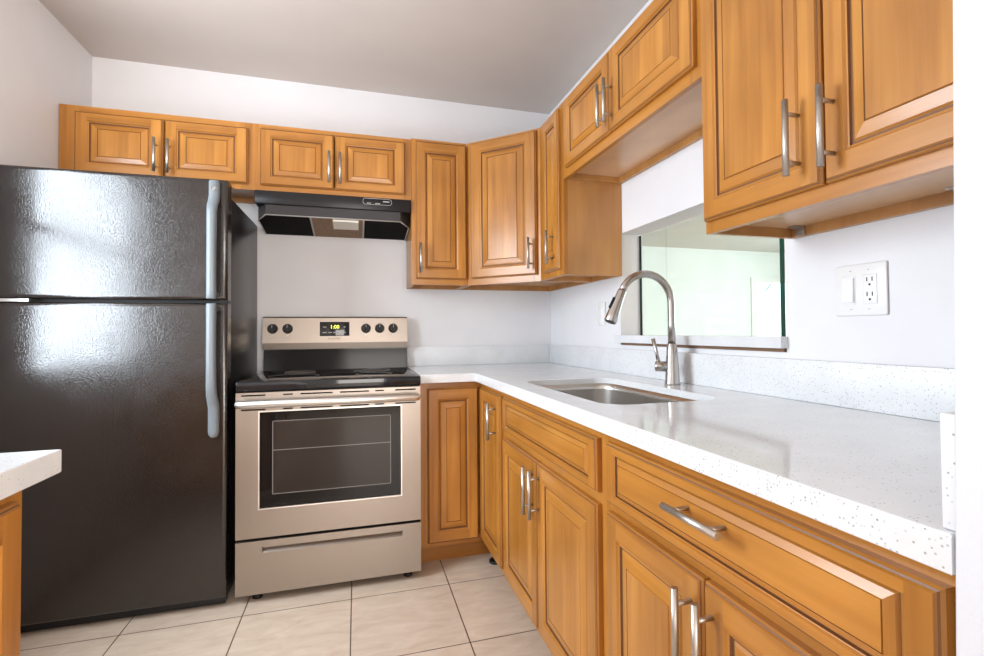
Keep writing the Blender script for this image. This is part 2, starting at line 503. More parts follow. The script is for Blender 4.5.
def frame_bm(bm, W, z0, z1, stile=0.040, top=0.040, bot=0.040, mids=(), v0=0.0, v1=0.019, sl=None, sr=None):
    sl = stile if sl is None else sl; sr = stile if sr is None else sr
    box(bm, 0, sl, v0, v1, z0, z1, 0); box(bm, W - sr, W, v0, v1, z0, z1, 0)
    box(bm, sl, W - sr, v0, v1, z1 - top, z1, 1); box(bm, sl, W - sr, v0, v1, z0, z0 + bot, 1)
    for a, b in mids: box(bm, sl, W - sr, v0, v1, a, b, 1)


def wall_cab(label, loc, rz, W, D, H, doors, kx=1.0, kz=1.0, brackets=(), stile=0.040):
    t = thing('wall_cabinet', label, 'cabinet', loc, rz)
    bm = nb()
    box(bm, 0, 0.016, 0.019, D, 0, H); box(bm, W - 0.016, W, 0.019, D, 0, H)
    box(bm, 0.016, W - 0.016, 0.019, D, H - 0.016, H)
    box(bm, 0.016, W - 0.016, D - 0.006, D, 0.04, H - 0.016)
    box(bm, 0.016, W - 0.016, D - 0.018, D, 0, 0.026)
    obj('cabinet_box', bm, BOX, t)
    bm = nb(); box(bm, 0.016, W - 0.016, 0.019, D - 0.006, 0.026, 0.040); obj('bottom_panel', bm, UND, t)
    bm = nb(); frame_bm(bm, W, 0, H, stile, 0.035, 0.038); obj('face_frame', bm, WM, t)
    for u0, u1, z0, z1, p in doors: add_door(t, u0, u1, z0, z1, p, kx, kz)
    for u in brackets:
        bm = nb(); box(bm, u, u + 0.030, D - 0.022, D - 0.0185, 0.001, 0.025); box(bm, u, u + 0.030, D - 0.05, D - 0.022, 0.022, 0.0255)
        tube(bm, [(u + 0.009, D - 0.026, 0.012), (u + 0.009, D - 0.022, 0.012)], 0.005, 10)
        tube(bm, [(u + 0.022, D - 0.026, 0.012), (u + 0.022, D - 0.022, 0.012)], 0.005, 10)
        obj('bracket', bm, GALV, t)
    return t


FY = -0.295            # face plane of the wall cabinets
UT = 2.150             # their top on the back wall
UR = 2.157             # their top round the corner and on the right wall
# back wall, left to right
z0 = 1.820; H = UT - z0
wall_cab('two-door honey maple wall cabinet above the black refrigerator', (XL + 0.003, FY, z0), 0, 0.782, 0.292, H,
         [(0.063, 0.408, 0.025, H - 0.030, (0.382, 0.1205)), (0.413, 0.765, 0.025, H - 0.030, (0.4357, 0.1185))], 0.95, 0.80, stile=0.075)
z0 = 1.820
wall_cab('two-door honey maple wall cabinet above the black range hood', (-1.685, FY, z0), 0, 0.770, 0.292, H,
         [(0.036, 0.381, 0.025, H - 0.024, (0.358, 0.131)), (0.386, 0.739, 0.025, H - 0.024, (0.4108, 0.129))], 0.95, 0.80)
HT = UR - 1.370
wall_cab('narrow single-door honey maple wall cabinet right of the range hood', (-0.913, FY, 1.370), 0, 0.301, 0.292, HT,
         [(0.022, 0.297, 0.030, HT - 0.016, (0.0433, 0.138))], 0.95, 1.0)
# diagonal corner cabinet
t = thing('wall_cabinet', 'diagonal corner wall cabinet of honey maple with one wide door', 'cabinet', (-0.610, FY, 1.370), -PI / 4)
r2 = math.sqrt(0.5)
def loc45(x, y):
    dx, dy = x + 0.610, y - FY
    return (r2 * dx - r2 * dy, r2 * dx + r2 * dy)
DW = 0.315 / r2
poly = [loc45(*p) for p in ((-0.597, -0.296), (-0.609, -0.281), (-0.609, -0.003), (-0.003, -0.003), (-0.003, -0.609), (-0.281, -0.609), (-0.296, -0.597))]
poly = [(u, max(v, 0.019)) for u, v in poly]
bm = nb(); prism(bm, poly, 0.028, HT); obj('cabinet_box', bm, BOX, t)
bm = nb()
for a, b, wd in ((poly[1], poly[2], .016), (poly[2], poly[3], .016), (poly[3], poly[4], .016), (poly[4], poly[5], .016)):
    a, b = Vector((*a, 0)), Vector((*b, 0)); d = (b - a).normalized(); n = Vector((d.y, -d.x, 0)) * wd
    prism(bm, [(a.x, a.y), (b.x, b.y), (b.x + n.x, b.y + n.y), (a.x + n.x, a.y + n.y)], 0.0, 0.028)
obj('bottom_rail', bm, BOX, t)
bm = nb(); frame_bm(bm, DW, 0, HT, 0.045, 0.030, 0.040); obj('face_frame', bm, WM, t)
add_door(t, 0.034, 0.429, 0.034, HT - 0.012, (0.400, 0.1405), 1.15, 1.0)
# right wall
wall_cab('very narrow honey maple wall cabinet between the corner and the sink', (FY, -0.611, 1.370), -PI / 2, 0.302, 0.292, HT,
         [(0.080, 0.274, 0.030, HT - 0.020, (0.2126, 0.1355))], 0.72, 1.0, stile=0.09)
z0 = 1.803; H = UR - z0
wall_cab('short two-door honey maple wall cabinet high above the sink', (FY, -0.914, z0), -PI / 2, 0.957, 0.292, H,
         [(0.045, 0.462, 0.036, H - 0.020, (0.4394, 0.1365)), (0.467, 0.932, 0.036, H - 0.020, (0.490, 0.136))], 1.0, 0.85, stile=0.058)
wall_cab('tall two-door honey maple wall cabinet nearest the camera above the outlet', (FY, -1.8725, 1.370), -PI / 2, 0.787, 0.292, HT,
         [(0.010, 0.365, 0.030, HT - 0.020, (0.3154, 0.1366)), (0.371, 0.775, 0.030, HT - 0.020, (0.3949, 0.1307))], 0.90, 0.95, brackets=(0.03, 0.42))


def base_cab(label, loc, rz, W, fronts, mids=(), D=0.607, depth_face=0.0, stile=0.045, sl=None, sr=None):
    t = thing('base_cabinet', label, 'cabinet', loc, rz)
    bm = nb()
    box(bm, 0, 0.016, 0.019, D, 0.1, 0.8735); box(bm, W - 0.016, W, 0.019, D, 0.1, 0.8735)
    box(bm, 0.016, W - 0.016, 0.019, D, 0.1, 0.116); box(bm, 0.016, W - 0.016, D - 0.008, D, 0.116, 0.8735)
    obj('cabinet_box', bm, BOX, t)
    bm = nb(); box(bm, 0, W, 0.075, 0.091, 0, 0.1, 1); obj('toe_kick', bm, WM, t)
    bm = nb(); frame_bm(bm, W, 0.1, 0.8735, stile, 0.035, 0.040, mids, sl=sl, sr=sr); obj('face_frame', bm, WM, t)
    for f in fronts: add_door(t, *f[:5], **(f[5] if len(f) > 5 else {}))
    return t


FX = -0.610
# corner base cabinet with two doors at a right angle
t = thing('base_cabinet', 'corner base cabinet with two doors at a right angle, right of the stove', 'cabinet', (-0.913, FX, 0))
bm = nb()
Lp = [(0.0, 0.019), (0.322, 0.019), (0.322, -0.389), (0.910, -0.389), (0.910, 0.607), (0.0, 0.607)]
prism(bm, Lp, 0.1, 0.8735); obj('cabinet_box', bm, BOX, t)
bm = nb(); prism(bm, [(0.0, 0.075), (0.379, 0.075), (0.379, -0.389), (0.395, -0.389), (0.395, 0.091), (0.0, 0.091)], 0, 0.1, 1)
obj('toe_kick', bm, WM, t)
bm = nb(); box(bm, 0, 0.045, 0, 0.019, 0.1, 0.8735, 0); box(bm, 0.045, 0.322, 0, 0.019, 0.838, 0.8735, 1); box(bm, 0.045, 0.322, 0, 0.019, 0.1, 0.135, 1)
box(bm, 0.303, 0.322, -0.389, 0.0, 0.838, 0.8735, 1); box(bm, 0.303, 0.322, -0.389, 0.0, 0.1, 0.135, 1); box(bm, 0.303, 0.322, -0.389, -0.360, 0.135, 0.838, 0)
obj('face_frame', bm, WM, t)
add_door(t, 0.036, 0.281, 0.120, 0.846, None, 0.95, 1.0)
add_door(t, 0.031, 0.378, 0.130, 0.846, (0.321, 0.732), 1.0, 1.0, rot=-PI / 2, org=(0.303, 0.0), L=0.157)
bm = nb(); tube(bm, [(0.400, -0.165, 0.0), (0.400, -0.165, 0.012)], 0.030, 20); tube(bm, [(0.400, -0.165, 0.012), (0.400, -0.165, 0.1)], 0.016, 12)
fo = obj('leveling_foot', bm, BLKPL, t); fo.location = (-0.042, 0.135, 0)
# sink base
Y0 = -1.001; W = 0.904
base_cab('base cabinet under the sink with a blank drawer front over two doors', (FX, Y0, 0), -PI / 2, W,
         [(0.034, W - 0.040, 0.712, 0.846, None, dict(kz=0.42, kx=0.72, kb=0.45, kind='drawer_front', hor=True)),
          (0.034, 0.436, 0.132, 0.682, (0.4008, 0.582), dict(L=0.157)), (0.441, W - 0.040, 0.132, 0.682, (0.462, 0.585), dict(L=0.157))],
         [(0.682, 0.716)])
Y0 = -1.906; W = 0.753
base_cab('base cabinet with one wide drawer over two doors beside the white wall end', (FX, Y0, 0), -PI / 2, W,
         [(0.012, W - 0.022, 0.706, 0.848, (0.372, 0.795), dict(kz=0.42, kx=0.72, kb=0.45, kind='drawer', hor=True, L=0.146)),
          (0.012, 0.357, 0.132, 0.684, (0.332, 0.585), dict(L=0.157)), (0.362, W - 0.022, 0.132, 0.684, (0.387, 0.585), dict(L=0.157))],
         [(0.680, 0.712)])
# left base cabinet, its face turned to the aisle
base_cab('base cabinet at the left edge facing the aisle under the short countertop', (-1.729, -2.600, 0), PI / 2, 0.640,
         [(0.012, 0.300, 0.120, 0.846, (0.272, 0.75)), (0.306, 0.606, 0.120, 0.846, (0.334, 0.75))], D=0.736)

# ------------------------------------------------------------------ countertops
CT = 0.915
SX0, SX1, SY0, SY1 = -0.556, -0.176, -1.805, -1.083
hole = rrect(SX0, SX1, SY0, SY1, 0.075, 8)
outer = [(-0.913, -0.003), (-0.913, -0.65), (-0.65, -0.65), (-0.65, -2.6605), (-0.003, -2.6605), (-0.003, -0.003)]
ctop = obj('countertop', slab(outer, [hole], CT - 0.040, CT), QZ)
tag(ctop, 'white speckled quartz countertop running round the corner with the sink cut-out', 'countertop')
c2 = obj('countertop', slab([(-2.467, -1.937), (-2.467, -2.62), (-1.686, -2.62), (-1.686, -1.937)], [], CT - 0.0405, CT), QZ)
tag(c2, 'short white quartz countertop at the left edge in front of the refrigerator', 'countertop')
bm = nb(); box(bm, -0.913, -0.0227, -0.0225, -0.0025, CT + 0.0005, CT + 0.114, bev=0.0015)
tag(obj('backsplash', bm, QZS), 'white quartz backsplash strip along the wall beside the stove', 'backsplash')
bm = nb(); box(bm, -0.0225, -0.0025, -2.640, -0.003, CT + 0.0005, CT + 0.114, bev=0.0015)
tag(obj('backsplash', bm, QZS), 'long white speckled quartz backsplash strip behind the sink and faucet', 'backsplash')
bm = nb(); box(bm, -0.641, -0.0245, -2.6615, -2.647, CT + 0.0005, CT + 0.114, bev=0.0015)
tag(obj('backsplash', bm, QZS), 'short white quartz side splash against the white wall end at right', 'backsplash')
# ledge of the pass-through
bm = slab([(-0.026, -0.872), (-0.026, -1.848), (-0.001, -1.848), (-0.001, -1.8425), (0.125, -1.8425), (0.125, -0.8905), (-0.001, -0.8905), (-0.001, -0.872)], [], 1.058, 1.092, 0.0015)
tag(obj('ledge', bm, QZ), 'white quartz ledge in the pass-through opening below the glass', 'ledge')
bm = nb(); box(bm, -0.0035, 0.10, -1.838, -0.895, 1.047, 1.0575); o = obj('trim_1', bm, RAWWOOD); o['kind'] = 'structure'

# ------------------------------------------------------------------ sink
sk = thing('sink', 'undermount stainless steel sink bowl set in the quartz countertop', 'sink', ((SX0 + SX1) / 2, (SY0 + SY1) / 2, 0.66))
cx, cy = (SX0 + SX1) / 2, (SY0 + SY1) / 2
def ring(bm, poly, z, s=0.0):
    return [bm.verts.new((x - cx, y - cy, z - 0.66)) for x, y in poly]
bm = nb()
lv = [(0.0012, 0.075, 0.893), (0.0022, 0.075, 0.893), (0.0025, 0.075, 0.868), (0.002, 0.070, 0.72), (0.010, 0.065, 0.695), (0.030, 0.05, 0.678), (0.055, 0.04, 0.672)]
prev = None
for ins, rr_, z in lv:
    s = -ins
    P = rrect(SX0 - s, SX1 + s, SY0 - s, SY1 + s, max(0.03, rr_), 8); cur = ring(bm, P, z)
    if prev:
        for i in range(len(P)):
            f = bm.faces.new((prev[i], prev[(i + 1) % len(P)], cur[(i + 1) % len(P)], cur[i])); f.smooth = True
    prev = cur
bm.faces.new(prev[::-1])
obj('bowl', bm, SINKS, sk)
bm = nb(); tube(bm, [(0, 0, 0.0125), (0, 0, 0.0155)], 0.045, 24); obj('drain', bm, NICKEL, sk)

# ------------------------------------------------------------------ faucet
fc = thing('faucet', 'brushed nickel gooseneck pull-down faucet standing behind the sink', 'faucet', (-0.092, -1.42, CT))
bm = nb(); tube(bm, [(0, 0, 0.0), (0, 0, 0.006), (0, 0, 0.012), (0, 0, 0.10), (0, 0, 0.148), (0, 0, 0.150)], [0.0275, 0.0275, 0.026, 0.0215, 0.0170, 0.0160], 24)
obj('body', bm, NICKEL, fc)
bm = nb(); P = [(0, 0, 0.150), (0, 0, 0.22), (0, 0, 0.297)]
for k in range(1, 15):
    a = math.radians(156 * k / 14); P.append((-0.105 + 0.105 * math.cos(a), 0, 0.297 + 0.105 * math.sin(a)))
tube(bm, P, 0.0135, 18); obj('spout', bm, NICKEL, fc)
ex, ez = P[-1][0], P[-1][2]; dx, dz = -math.sin(math.radians(156)), math.cos(math.radians(156))
bm = nb(); q = lambda s: (ex + dx * s, 0, ez + dz * s)
tube(bm, [q(0.0), q(0.004), q(0.03), q(0.09), q(0.118), q(0.122)], [0.0150, 0.0158, 0.0165, 0.0215, 0.0225, 0.0205], 20)
sh = obj('spray_head', bm, NICKEL, fc)
bm = nb(); tube(bm, [(ex + dx * 0.035 - 0.017, 0, ez + dz * 0.035 + 0.008), (ex + dx * 0.075 - 0.020, 0, ez + dz * 0.075 + 0.008)], 0.005, 10); obj('spray_button', bm, BLKPL, sh)
bm = nb(); tube(bm, [q(0.1218), q(0.1232)], 0.017, 18); obj('spray_face', bm, BLKPL, sh)
ux, uy = -0.80, 0.60
bm = nb(); tube(bm, [(ux * 0.012, uy * 0.012, 0.066), (ux * 0.056, uy * 0.056, 0.066), (ux * 0.060, uy * 0.060, 0.066)], [0.019, 0.019, 0.016], 20)
tube(bm, [(ux * 0.046, uy * 0.046, 0.072), (ux * 0.054, uy * 0.054, 0.115), (ux * 0.066, uy * 0.066, 0.168)], [0.0068, 0.0062, 0.0075], 12)
obj('handle', bm, NICKEL, fc)

# ------------------------------------------------------------------ wall plates on the right wall
op = thing('outlet_plate', 'white two-gang wall plate with a rocker switch and a double outlet', 'outlet', (-0.001, -2.072, 1.209), -PI / 2)
bm = nb(); box(bm, -0.066, 0.066, -0.006, 0.0, -0.064, 0.064, bev=0.003); obj('plate', bm, WHITE, op)
bm = nb(); box(bm, -0.044, -0.010, -0.0075, -0.004, -0.036, 0.036, bev=0.001)
t2 = bmesh.new(); bmesh.ops.create_cube(t2, size=1)
for v in t2.verts: v.co = Vector((-0.027 + v.co.x * 0.028, -0.0085 + v.co.y * 0.006 - (0.0022 if v.co.z < 0 and v.co.y < 0 else 0), v.co.z * 0.060))
merge(bm, t2); obj('rocker_switch', bm, WHITE2, op)
bm = nb(); box(bm, 0.010, 0.044, -0.0085, -0.004, -0.036, 0.036, bev=0.0015); rc = obj('receptacle', bm, WHITE2, op)
for dz in (-0.017, 0.019):
    bm = nb()
    for dx_ in (-0.0065, 0.0065): box(bm, 0.027 + dx_ - 0.0013, 0.027 + dx_ + 0.0013, -0.0089, -0.0080, dz, dz + 0.010)
    tube(bm, [(0.027, -0.0089, dz - 0.008), (0.027, -0.0080, dz - 0.008)], 0.0028, 10)
    obj('socket_slots', bm, DARKSLOT, rc)
for x in (-0.023, 0.023):
    for z in (-0.048, 0.048):
        bm = nb(); tube(bm, [(x, -0.0068, z), (x, -0.005, z)], 0.003, 10); box(bm, x - 0.0024, x + 0.0024, -0.0072, -0.0066, z - 0.0004, z + 0.0004, 1)
        obj('screw', bm, [WHITE, DARKSLOT], op)
op2 = thing('outlet_plate', 'white single wall plate half hidden behind the faucet spray head', 'outlet', (-0.001, -0.708, 1.199), -PI / 2)
bm = nb(); box(bm, -0.036, 0.036, -0.006, 0.0, -0.058, 0.058, bev=0.003); obj('plate', bm, WHITE, op2)
bm = nb(); box(bm, -0.017, 0.017, -0.0080, -0.004, -0.034, 0.034, bev=0.0015); obj('receptacle', bm, WHITE2, op2)

# ------------------------------------------------------------------ refrigerator
rf = thing('refrigerator', 'tall black textured top-freezer refrigerator with pale grey handles', 'refrigerator', (-2.073, -0.365, 0))
RX0, RX1 = -0.390, 0.370            # local x limits of the case
bm = nb(); box(bm, RX0 + 0.006, RX1 - 0.004, -0.262, 0.335, 0.03, 1.695, bev=0.006); obj('case', bm, FRSIDE, rf)
bm = nb(); box(bm, RX0 + 0.012, RX1 - 0.014, -0.272, -0.262, 0.06, 1.69); obj('gasket', bm, GASKET, rf)
YF = -0.342
def rdoor(z0, z1):
    t = bmesh.new(); bmesh.ops.create_cube(t, size=1)
    for v in t.verts: v.co = Vector(((RX0 + RX1) / 2 + v.co.x * (RX1 - RX0), (YF - 0.272) / 2 + v.co.y * (-0.272 - YF), (z0 + z1) / 2 + v.co.z * (z1 - z0)))
    bmesh.ops.bevel(t, geom=[e for e in t.edges if all(v.co.y < -0.3 for v in e.verts)], offset=0.014, segments=4, profile=0.5, affect='EDGES')
    for f in t.faces: f.smooth = True
    return t
fd = obj('freezer_door', rdoor(1.252, 1.747), FRIDGE, rf)
dd = obj('fridge_door', rdoor(0.045, 1.238), FRIDGE, rf)
for d in (fd, dd):
    for p in d.data.polygons: p.use_smooth = abs(p.normal.x) < 0.99 and abs(p.normal.z) < 0.99 and abs(p.normal.y) < 0.999
HXa, HXb = 0.306, 0.346
def strap(prof, name, par):
    """bowed strap handle; prof = (z, stand-off, half width)"""
    bm = nb(); rows = []
    for z, o_, hw in prof:
        cxx = (HXa + HXb) / 2 - o_ * 0.10
        sec = [(-hw, 0.0), (-hw, -0.010), (-hw * 0.7, -0.017), (0, -0.019), (hw * 0.7, -0.017), (hw, -0.010), (hw, 0.0)]
        rows.append([bm.verts.new((cxx + a, YF - o_ + b, z)) for a, b in sec])
    for A, B in zip(rows, rows[1:]):
        for k in range(len(A)):
            f = bm.faces.new((A[k], A[(k + 1) % len(A)], B[(k + 1) % len(B)], B[k])); f.smooth = True
    bm.faces.new(rows[0]); bm.faces.new(rows[-1][::-1])
    return obj(name, bm, HANDGREY, par)
up = strap([(1.738, 0.0, 0.018), (1.732, 0.003, 0.020), (1.675, 0.003, 0.020), (1.650, 0.012, 0.020), (1.630, 0.026, 0.019), (1.60, 0.031, 0.018),
            (1.45, 0.034, 0.017), (1.30, 0.034, 0.017), (1.258, 0.033, 0.018), (1.254, 0.030, 0.016)], 'handle', fd)
lo = strap([(1.236, 0.030, 0.016), (1.232, 0.033, 0.018), (1.15, 0.034, 0.017), (1.0, 0.034, 0.017), (0.90, 0.032, 0.018), (0.865, 0.026, 0.019), (0.835, 0.010, 0.020),
            (0.81, 0.003, 0.020), (0.72, 0.003, 0.020), (0.705, 0.002, 0.017), (0.697, 0.0, 0.010)], 'handle', dd)
for par in (fd, dd):     # inner legs that carry the bowed straps at the seam
    bm = nb(); z = 1.262 if par is fd else 1.206
    box(bm, HXa + 0.004, HXb - 0.006, YF - 0.031, YF + 0.0005, z, z + 0.022, bev=0.003); obj('handle_mount', bm, BLKPL, par)
bm = nb(); bmesh.ops.create_circle(bm, cap_ends=True, segments=24, radius=0.0105, matrix=Matrix.Translation((0.3255, YF - 0.0228, 1.704)) @ Matrix.Rotation(PI / 2, 4, 'X'))
r_ = bmesh.ops.extrude_face_region(bm, geom=bm.faces[:]); bmesh.ops.translate(bm, verts=[v for v in r_['geom'] if isinstance(v, bmesh.types.BMVert)], vec=(0, 0.002, 0))
em = obj('emblem', bm, GALV, fd)
bm = nb(); P = [(0.3255 + 0.0085 * math.cos(2 * PI * k / 24), YF - 0.0230, 1.704 + 0.0085 * math.sin(2 * PI * k / 24)) for k in range(25)]
tube(bm, P, 0.0011, 6)
for s in (-1, 1):
    tube(bm, [(0.3255 + s * 0.0026 + 0.0022 * math.cos(a), YF - 0.0230, 1.704 + 0.0035 * math.sin(a)) for a in [math.radians(x) for x in range(20, 340, 40)]], 0.0008, 6)
bm2 = bm; obj('emblem_script', bm2, BLKPL, fd)
bm = nb(); box(bm, RX1 - 0.075, RX1 - 0.005, -0.315, -0.225, 1.7405, 1.748, bev=0.003); obj('hinge_cover', bm, BLKPL, rf)
bm = nb(); box(bm, RX1 - 0.030, RX1 + 0.002, -0.330, -0.262, 1.2385, 1.2515); obj('middle_hinge', bm, BLKPL, rf)
bm = nb(); box(bm, RX0 - 0.0, RX0 + 0.10, -0.336, -0.262, 1.2395, 1.2505); obj('hinge_cap', bm, GALV, rf)
bm = nb(); box(bm, RX0 + 0.01, RX1 - 0.01, -0.305, -0.262, 0.008, 0.043, bev=0.002); obj('kick_grille', bm, BLKPL, rf)
bm = nb()
for x in (RX0 + 0.05, RX1 - 0.07):
    for y in (-0.25, 0.28): bm = nb(); tube(bm, [(x, y, 0.0), (x, y, 0.032)], 0.018, 12); obj('leveling_foot', bm, BLKPL, rf)

# ------------------------------------------------------------------ range (stove)
GX0, GX1 = -1.6735, -0.9165
gcx = (GX0 + GX1) / 2; hw = (GX1 - GX0) / 2
st = thing('stove', 'stainless steel electric range with black glass cooktop beside the refrigerator', 'stove', (gcx, -0.36, 0))
def ly(y): return y + 0.36
def lx(x): return x - gcx
bm = nb(); box(bm, -hw + 0.002, hw - 0.002, ly(-0.655), ly(-0.03), 0.035, 0.880); obj('body', bm, BLKENAM, st)
bm = nb(); box(bm, -hw, hw, ly(-0.700), ly(-0.045), 0.874, 0.9145, bev=0.006, seg=3); ck = obj('cooktop', bm, BLKGLASS, st)
for x, y, r in ((-0.18, -0.20, 0.075), (0.18, -0.20, 0.095), (-0.18, -0.47, 0.11), (0.18, -0.47, 0.085)):
    bm = nb(); P = [(x + r * math.cos(2 * PI * k / 40), ly(y) + r * math.sin(2 * PI * k / 40), 0.9147) for k in range(41)]
    tube(bm, P, 0.0008, 6); obj('burner_ring', bm, OVENLN, ck)
# backguard
bm = nb()
prof = [(-0.030, 0.905), (-0.078, 0.905), (-0.064, 1.022), (-0.064, 1.030), (-0.030, 1.030)]
A = [bm.verts.new((-hw + 0.004, ly(y), z)) for y, z in prof]; B = [bm.verts.new((hw - 0.004, ly(y), z)) for y, z in prof]
bm.faces.new(A); bm.faces.new(B[::-1])
for k in range(5): bm.faces.new((A[k], A[(k + 1) % 5], B[(k + 1) % 5], B[k]))
obj('backguard', bm, BLKENAM, st)
bm = nb()
prof = [(-0.025, 1.028), (-0.084, 1.028), (-0.090, 1.062), (-0.074, 1.196), (-0.068, 1.203), (-0.025, 1.203)]
n = len(prof)
A = [bm.verts.new((-hw + 0.001, ly(y), z)) for y, z in prof]; B = [bm.verts.new((hw - 0.001, ly(y), z)) for y, z in prof]
bm.faces.new(A); bm.faces.new(B[::-1])
for k in range(n): bm.faces.new((A[k], A[(k + 1) % n], B[(k + 1) % n], B[k]))
cp = obj('control_panel', bm, STEEL, st)
def cpy(z): return ly(-0.090 + (z - 1.062) * 0.016 / 0.134)
tilt = math.atan2(0.016, 0.134)
for x in (-1.624, -1.550, -1.145, -1.071, -0.997):
    z = 1.138; M = Matrix.Translation((lx(x), cpy(z), z)) @ Matrix.Rotation(-tilt, 4, 'X')
    bm = nb(); tube(bm, [(0, 0.0, 0), (0, -0.006, 0), (0, -0.020, 0), (0, -0.022, 0)], [0.0262, 0.0262, 0.0228, 0.021], 28)
    box(bm, -0.0045, 0.0045, -0.030, -0.018, -0.0235, 0.0235, bev=0.002); bm.transform(M); kb = obj('knob', bm, BLKPL, cp)
    bm = nb(); box(bm, -0.0012, 0.0012, -0.0308, -0.0296, 0.002, 0.018); bm.transform(M); obj('knob_pointer', bm, LITEPRINT, kb)
    bm = nb(); box(bm, -0.006, 0.006, -0.0006, 0.001, -0.036, -0.033); box(bm, -0.005, 0.000, -0.0006, 0.001, -0.040, -0.0375); bm.transform(M); obj('dial_marking', bm, LITEPRINT, cp)
M = Matrix.Translation((lx(-1.311), cpy(1.136), 1.136)) @ Matrix.Rotation(-tilt, 4, 'X')
bm = nb(); box(bm, -0.077, 0.077, -0.004, 0.002, -0.039, 0.039, bev=0.002); bm.transform(M); dp = obj('clock_display', bm, BLKGLASS, cp)
FR = Matrix.Rotation(PI / 2, 4, 'X')
obj('clock_digits', text_bm('1:00', 0.028, M @ Matrix.Translation((0.0, -0.0044, 0.010)) @ FR), CLOCK, dp)
bm = nb()
for x, z, wd in ((-0.052, 0.010, 0.018), (-0.052, -0.020, 0.020), (-0.023, -0.020, 0.018), (0.0, -0.020, 0.014), (0.052, 0.010, 0.009), (0.052, -0.020, 0.010), (0.026, -0.020, 0.007)):
    bm = nb(); box(bm, x - wd / 2, x + wd / 2, -0.0046, -0.0038, z - 0.0025, z + 0.0025); bm.transform(M); obj('button_legend', bm, LITEPRINT, dp)
obj('brand_lettering', text_bm('FRIGIDAIRE', 0.013, M @ Matrix.Translation((-0.002, -0.0006, -0.054)) @ FR), PRINT, cp)
# oven door
def panel_with_hole(x0, x1, z0, z1, hx0, hx1, hz0, hz1, y0, y1):
    bm = nb()
    box(bm, x0, hx0, y0, y1, z0, z1); box(bm, hx1, x1, y0, y1, z0, z1)
    box(bm, hx0, hx1, y0, y1, z0, hz0); box(bm, hx0, hx1, y0, y1, hz1, z1)
    return bm
yf, yb = ly(-0.700), ly(-0.657)
OX0, OX1, OZ0_, OZ1_ = lx(-1.582), lx(-1.006), 0.388, 0.786
bm = panel_with_hole(-hw + 0.002, hw - 0.002, 0.268, 0.868, OX0, OX1, OZ0_, OZ1_, yf, yb)
od = obj('oven_door', bm, STEEL, st)
bm = nb(); box(bm, OX0 + 0.002, OX1 - 0.002, yf + 0.003, yb, OZ0_ + 0.002, OZ1_ - 0.002); wnd = obj('window', bm, OVENGL, od)
bm = nb(); box(bm, OX0 + 0.050, OX1 - 0.045, yf + 0.0024, yf + 0.0034, OZ0_ + 0.055, OZ1_ - 0.040); obj('inner_glass', bm, OVENIN, wnd)
bm = nb(); a, b, c, d = OX0 + 0.050, OX1 - 0.045, OZ0_ + 0.055, OZ1_ - 0.040
for x in (a, b): box(bm, x - 0.0012, x + 0.0012, yf + 0.0018, yf + 0.003, c, d)
for z in (c, d, c + (d - c) * 0.60): box(bm, a, b, yf + 0.0018, yf + 0.003, z - 0.0012, z + 0.0012)
obj('window_border', bm, OVENLN, wnd)
bm = panel_with_hole(OX0 - 0.005, OX1 + 0.005, OZ0_ - 0.005, OZ1_ + 0.005, OX0, OX1, OZ0_, OZ1_, yf - 0.002, yf + 0.004); obj('window_bezel', bm, STEELH, od)
bm = nb()
for z in (0.8565, 0.797):
    for f0, f1 in ((0.03, 0.15), (0.24, 0.29), (0.33, 0.50), (0.54, 0.70), (0.735, 0.785), (0.85, 0.97)):
        x0, x1 = -hw + 2 * hw * f0, -hw + 2 * hw * f1
        bm = nb(); box(bm, x0, x1, yf - 0.0006, yf + 0.006, z - 0.003, z + 0.003); obj('vent_slot', bm, BLKMATT, od)
bm = nb(); hx = hw - 0.012
tube(bm, [(-hx, yf - 0.030, 0.826), (-hx + 0.006, yf - 0.040, 0.826), (-hx + 0.02, yf - 0.046, 0.826), (0, yf - 0.048, 0.826), (hx - 0.02, yf - 0.046, 0.826), (hx - 0.006, yf - 0.040, 0.826), (hx, yf - 0.030, 0.826)],
     [0.008, 0.0155, 0.0165, 0.0165, 0.0165, 0.0155, 0.008], 18)
for s in (-1, 1): box(bm, s * (hx - 0.012) - 0.010, s * (hx - 0.012) + 0.010, yf - 0.044, yf, 0.815, 0.837, bev=0.003)
obj('handle', bm, STEELH, od)
# storage drawer with a long finger slot
DX0_, DX1_, DZ0_, DZ1_ = lx(-1.572), lx(-1.000), 0.203, 0.231
bm = panel_with_hole(-hw + 0.002, hw - 0.002, 0.038, 0.256, DX0_, DX1_, DZ0_, DZ1_, yf, yb)
dr = obj('storage_drawer', bm, STEEL, st)
bm = nb(); box(bm, DX0_, DX1_, yf + 0.018, yf + 0.022, DZ0_, DZ1_)
prism(bm, [(DX0_, yf + 0.001), (DX1_, yf + 0.001), (DX1_, yf + 0.018), (DX0_, yf + 0.018)], DZ0_, DZ0_ + 0.016, zf=lambda x, y: DZ0_ - 0.0005)
for v in bm.verts:
    if v.co.y < yf + 0.002 and v.co.z > DZ0_ + 0.01: v.co.z = DZ0_ + 0.001
obj('finger_slot', bm, STEEL, dr)
bm = nb(); box(bm, -hw + 0.004, hw - 0.004, ly(-0.690), ly(-0.656), 0.2565, 0.2675); obj('door_gap', bm, BLKMATT, st)
for x in (-hw + 0.075, hw - 0.055):
    for y in (-0.640, -0.10):
        bm = nb(); tube(bm, [(x, ly(y), 0.0), (x, ly(y), 0.012), (x, ly(y), 0.014), (x, ly(y), 0.0352)], [0.020, 0.020, 0.012, 0.012], 14); obj('foot', bm, BLKPL, st)

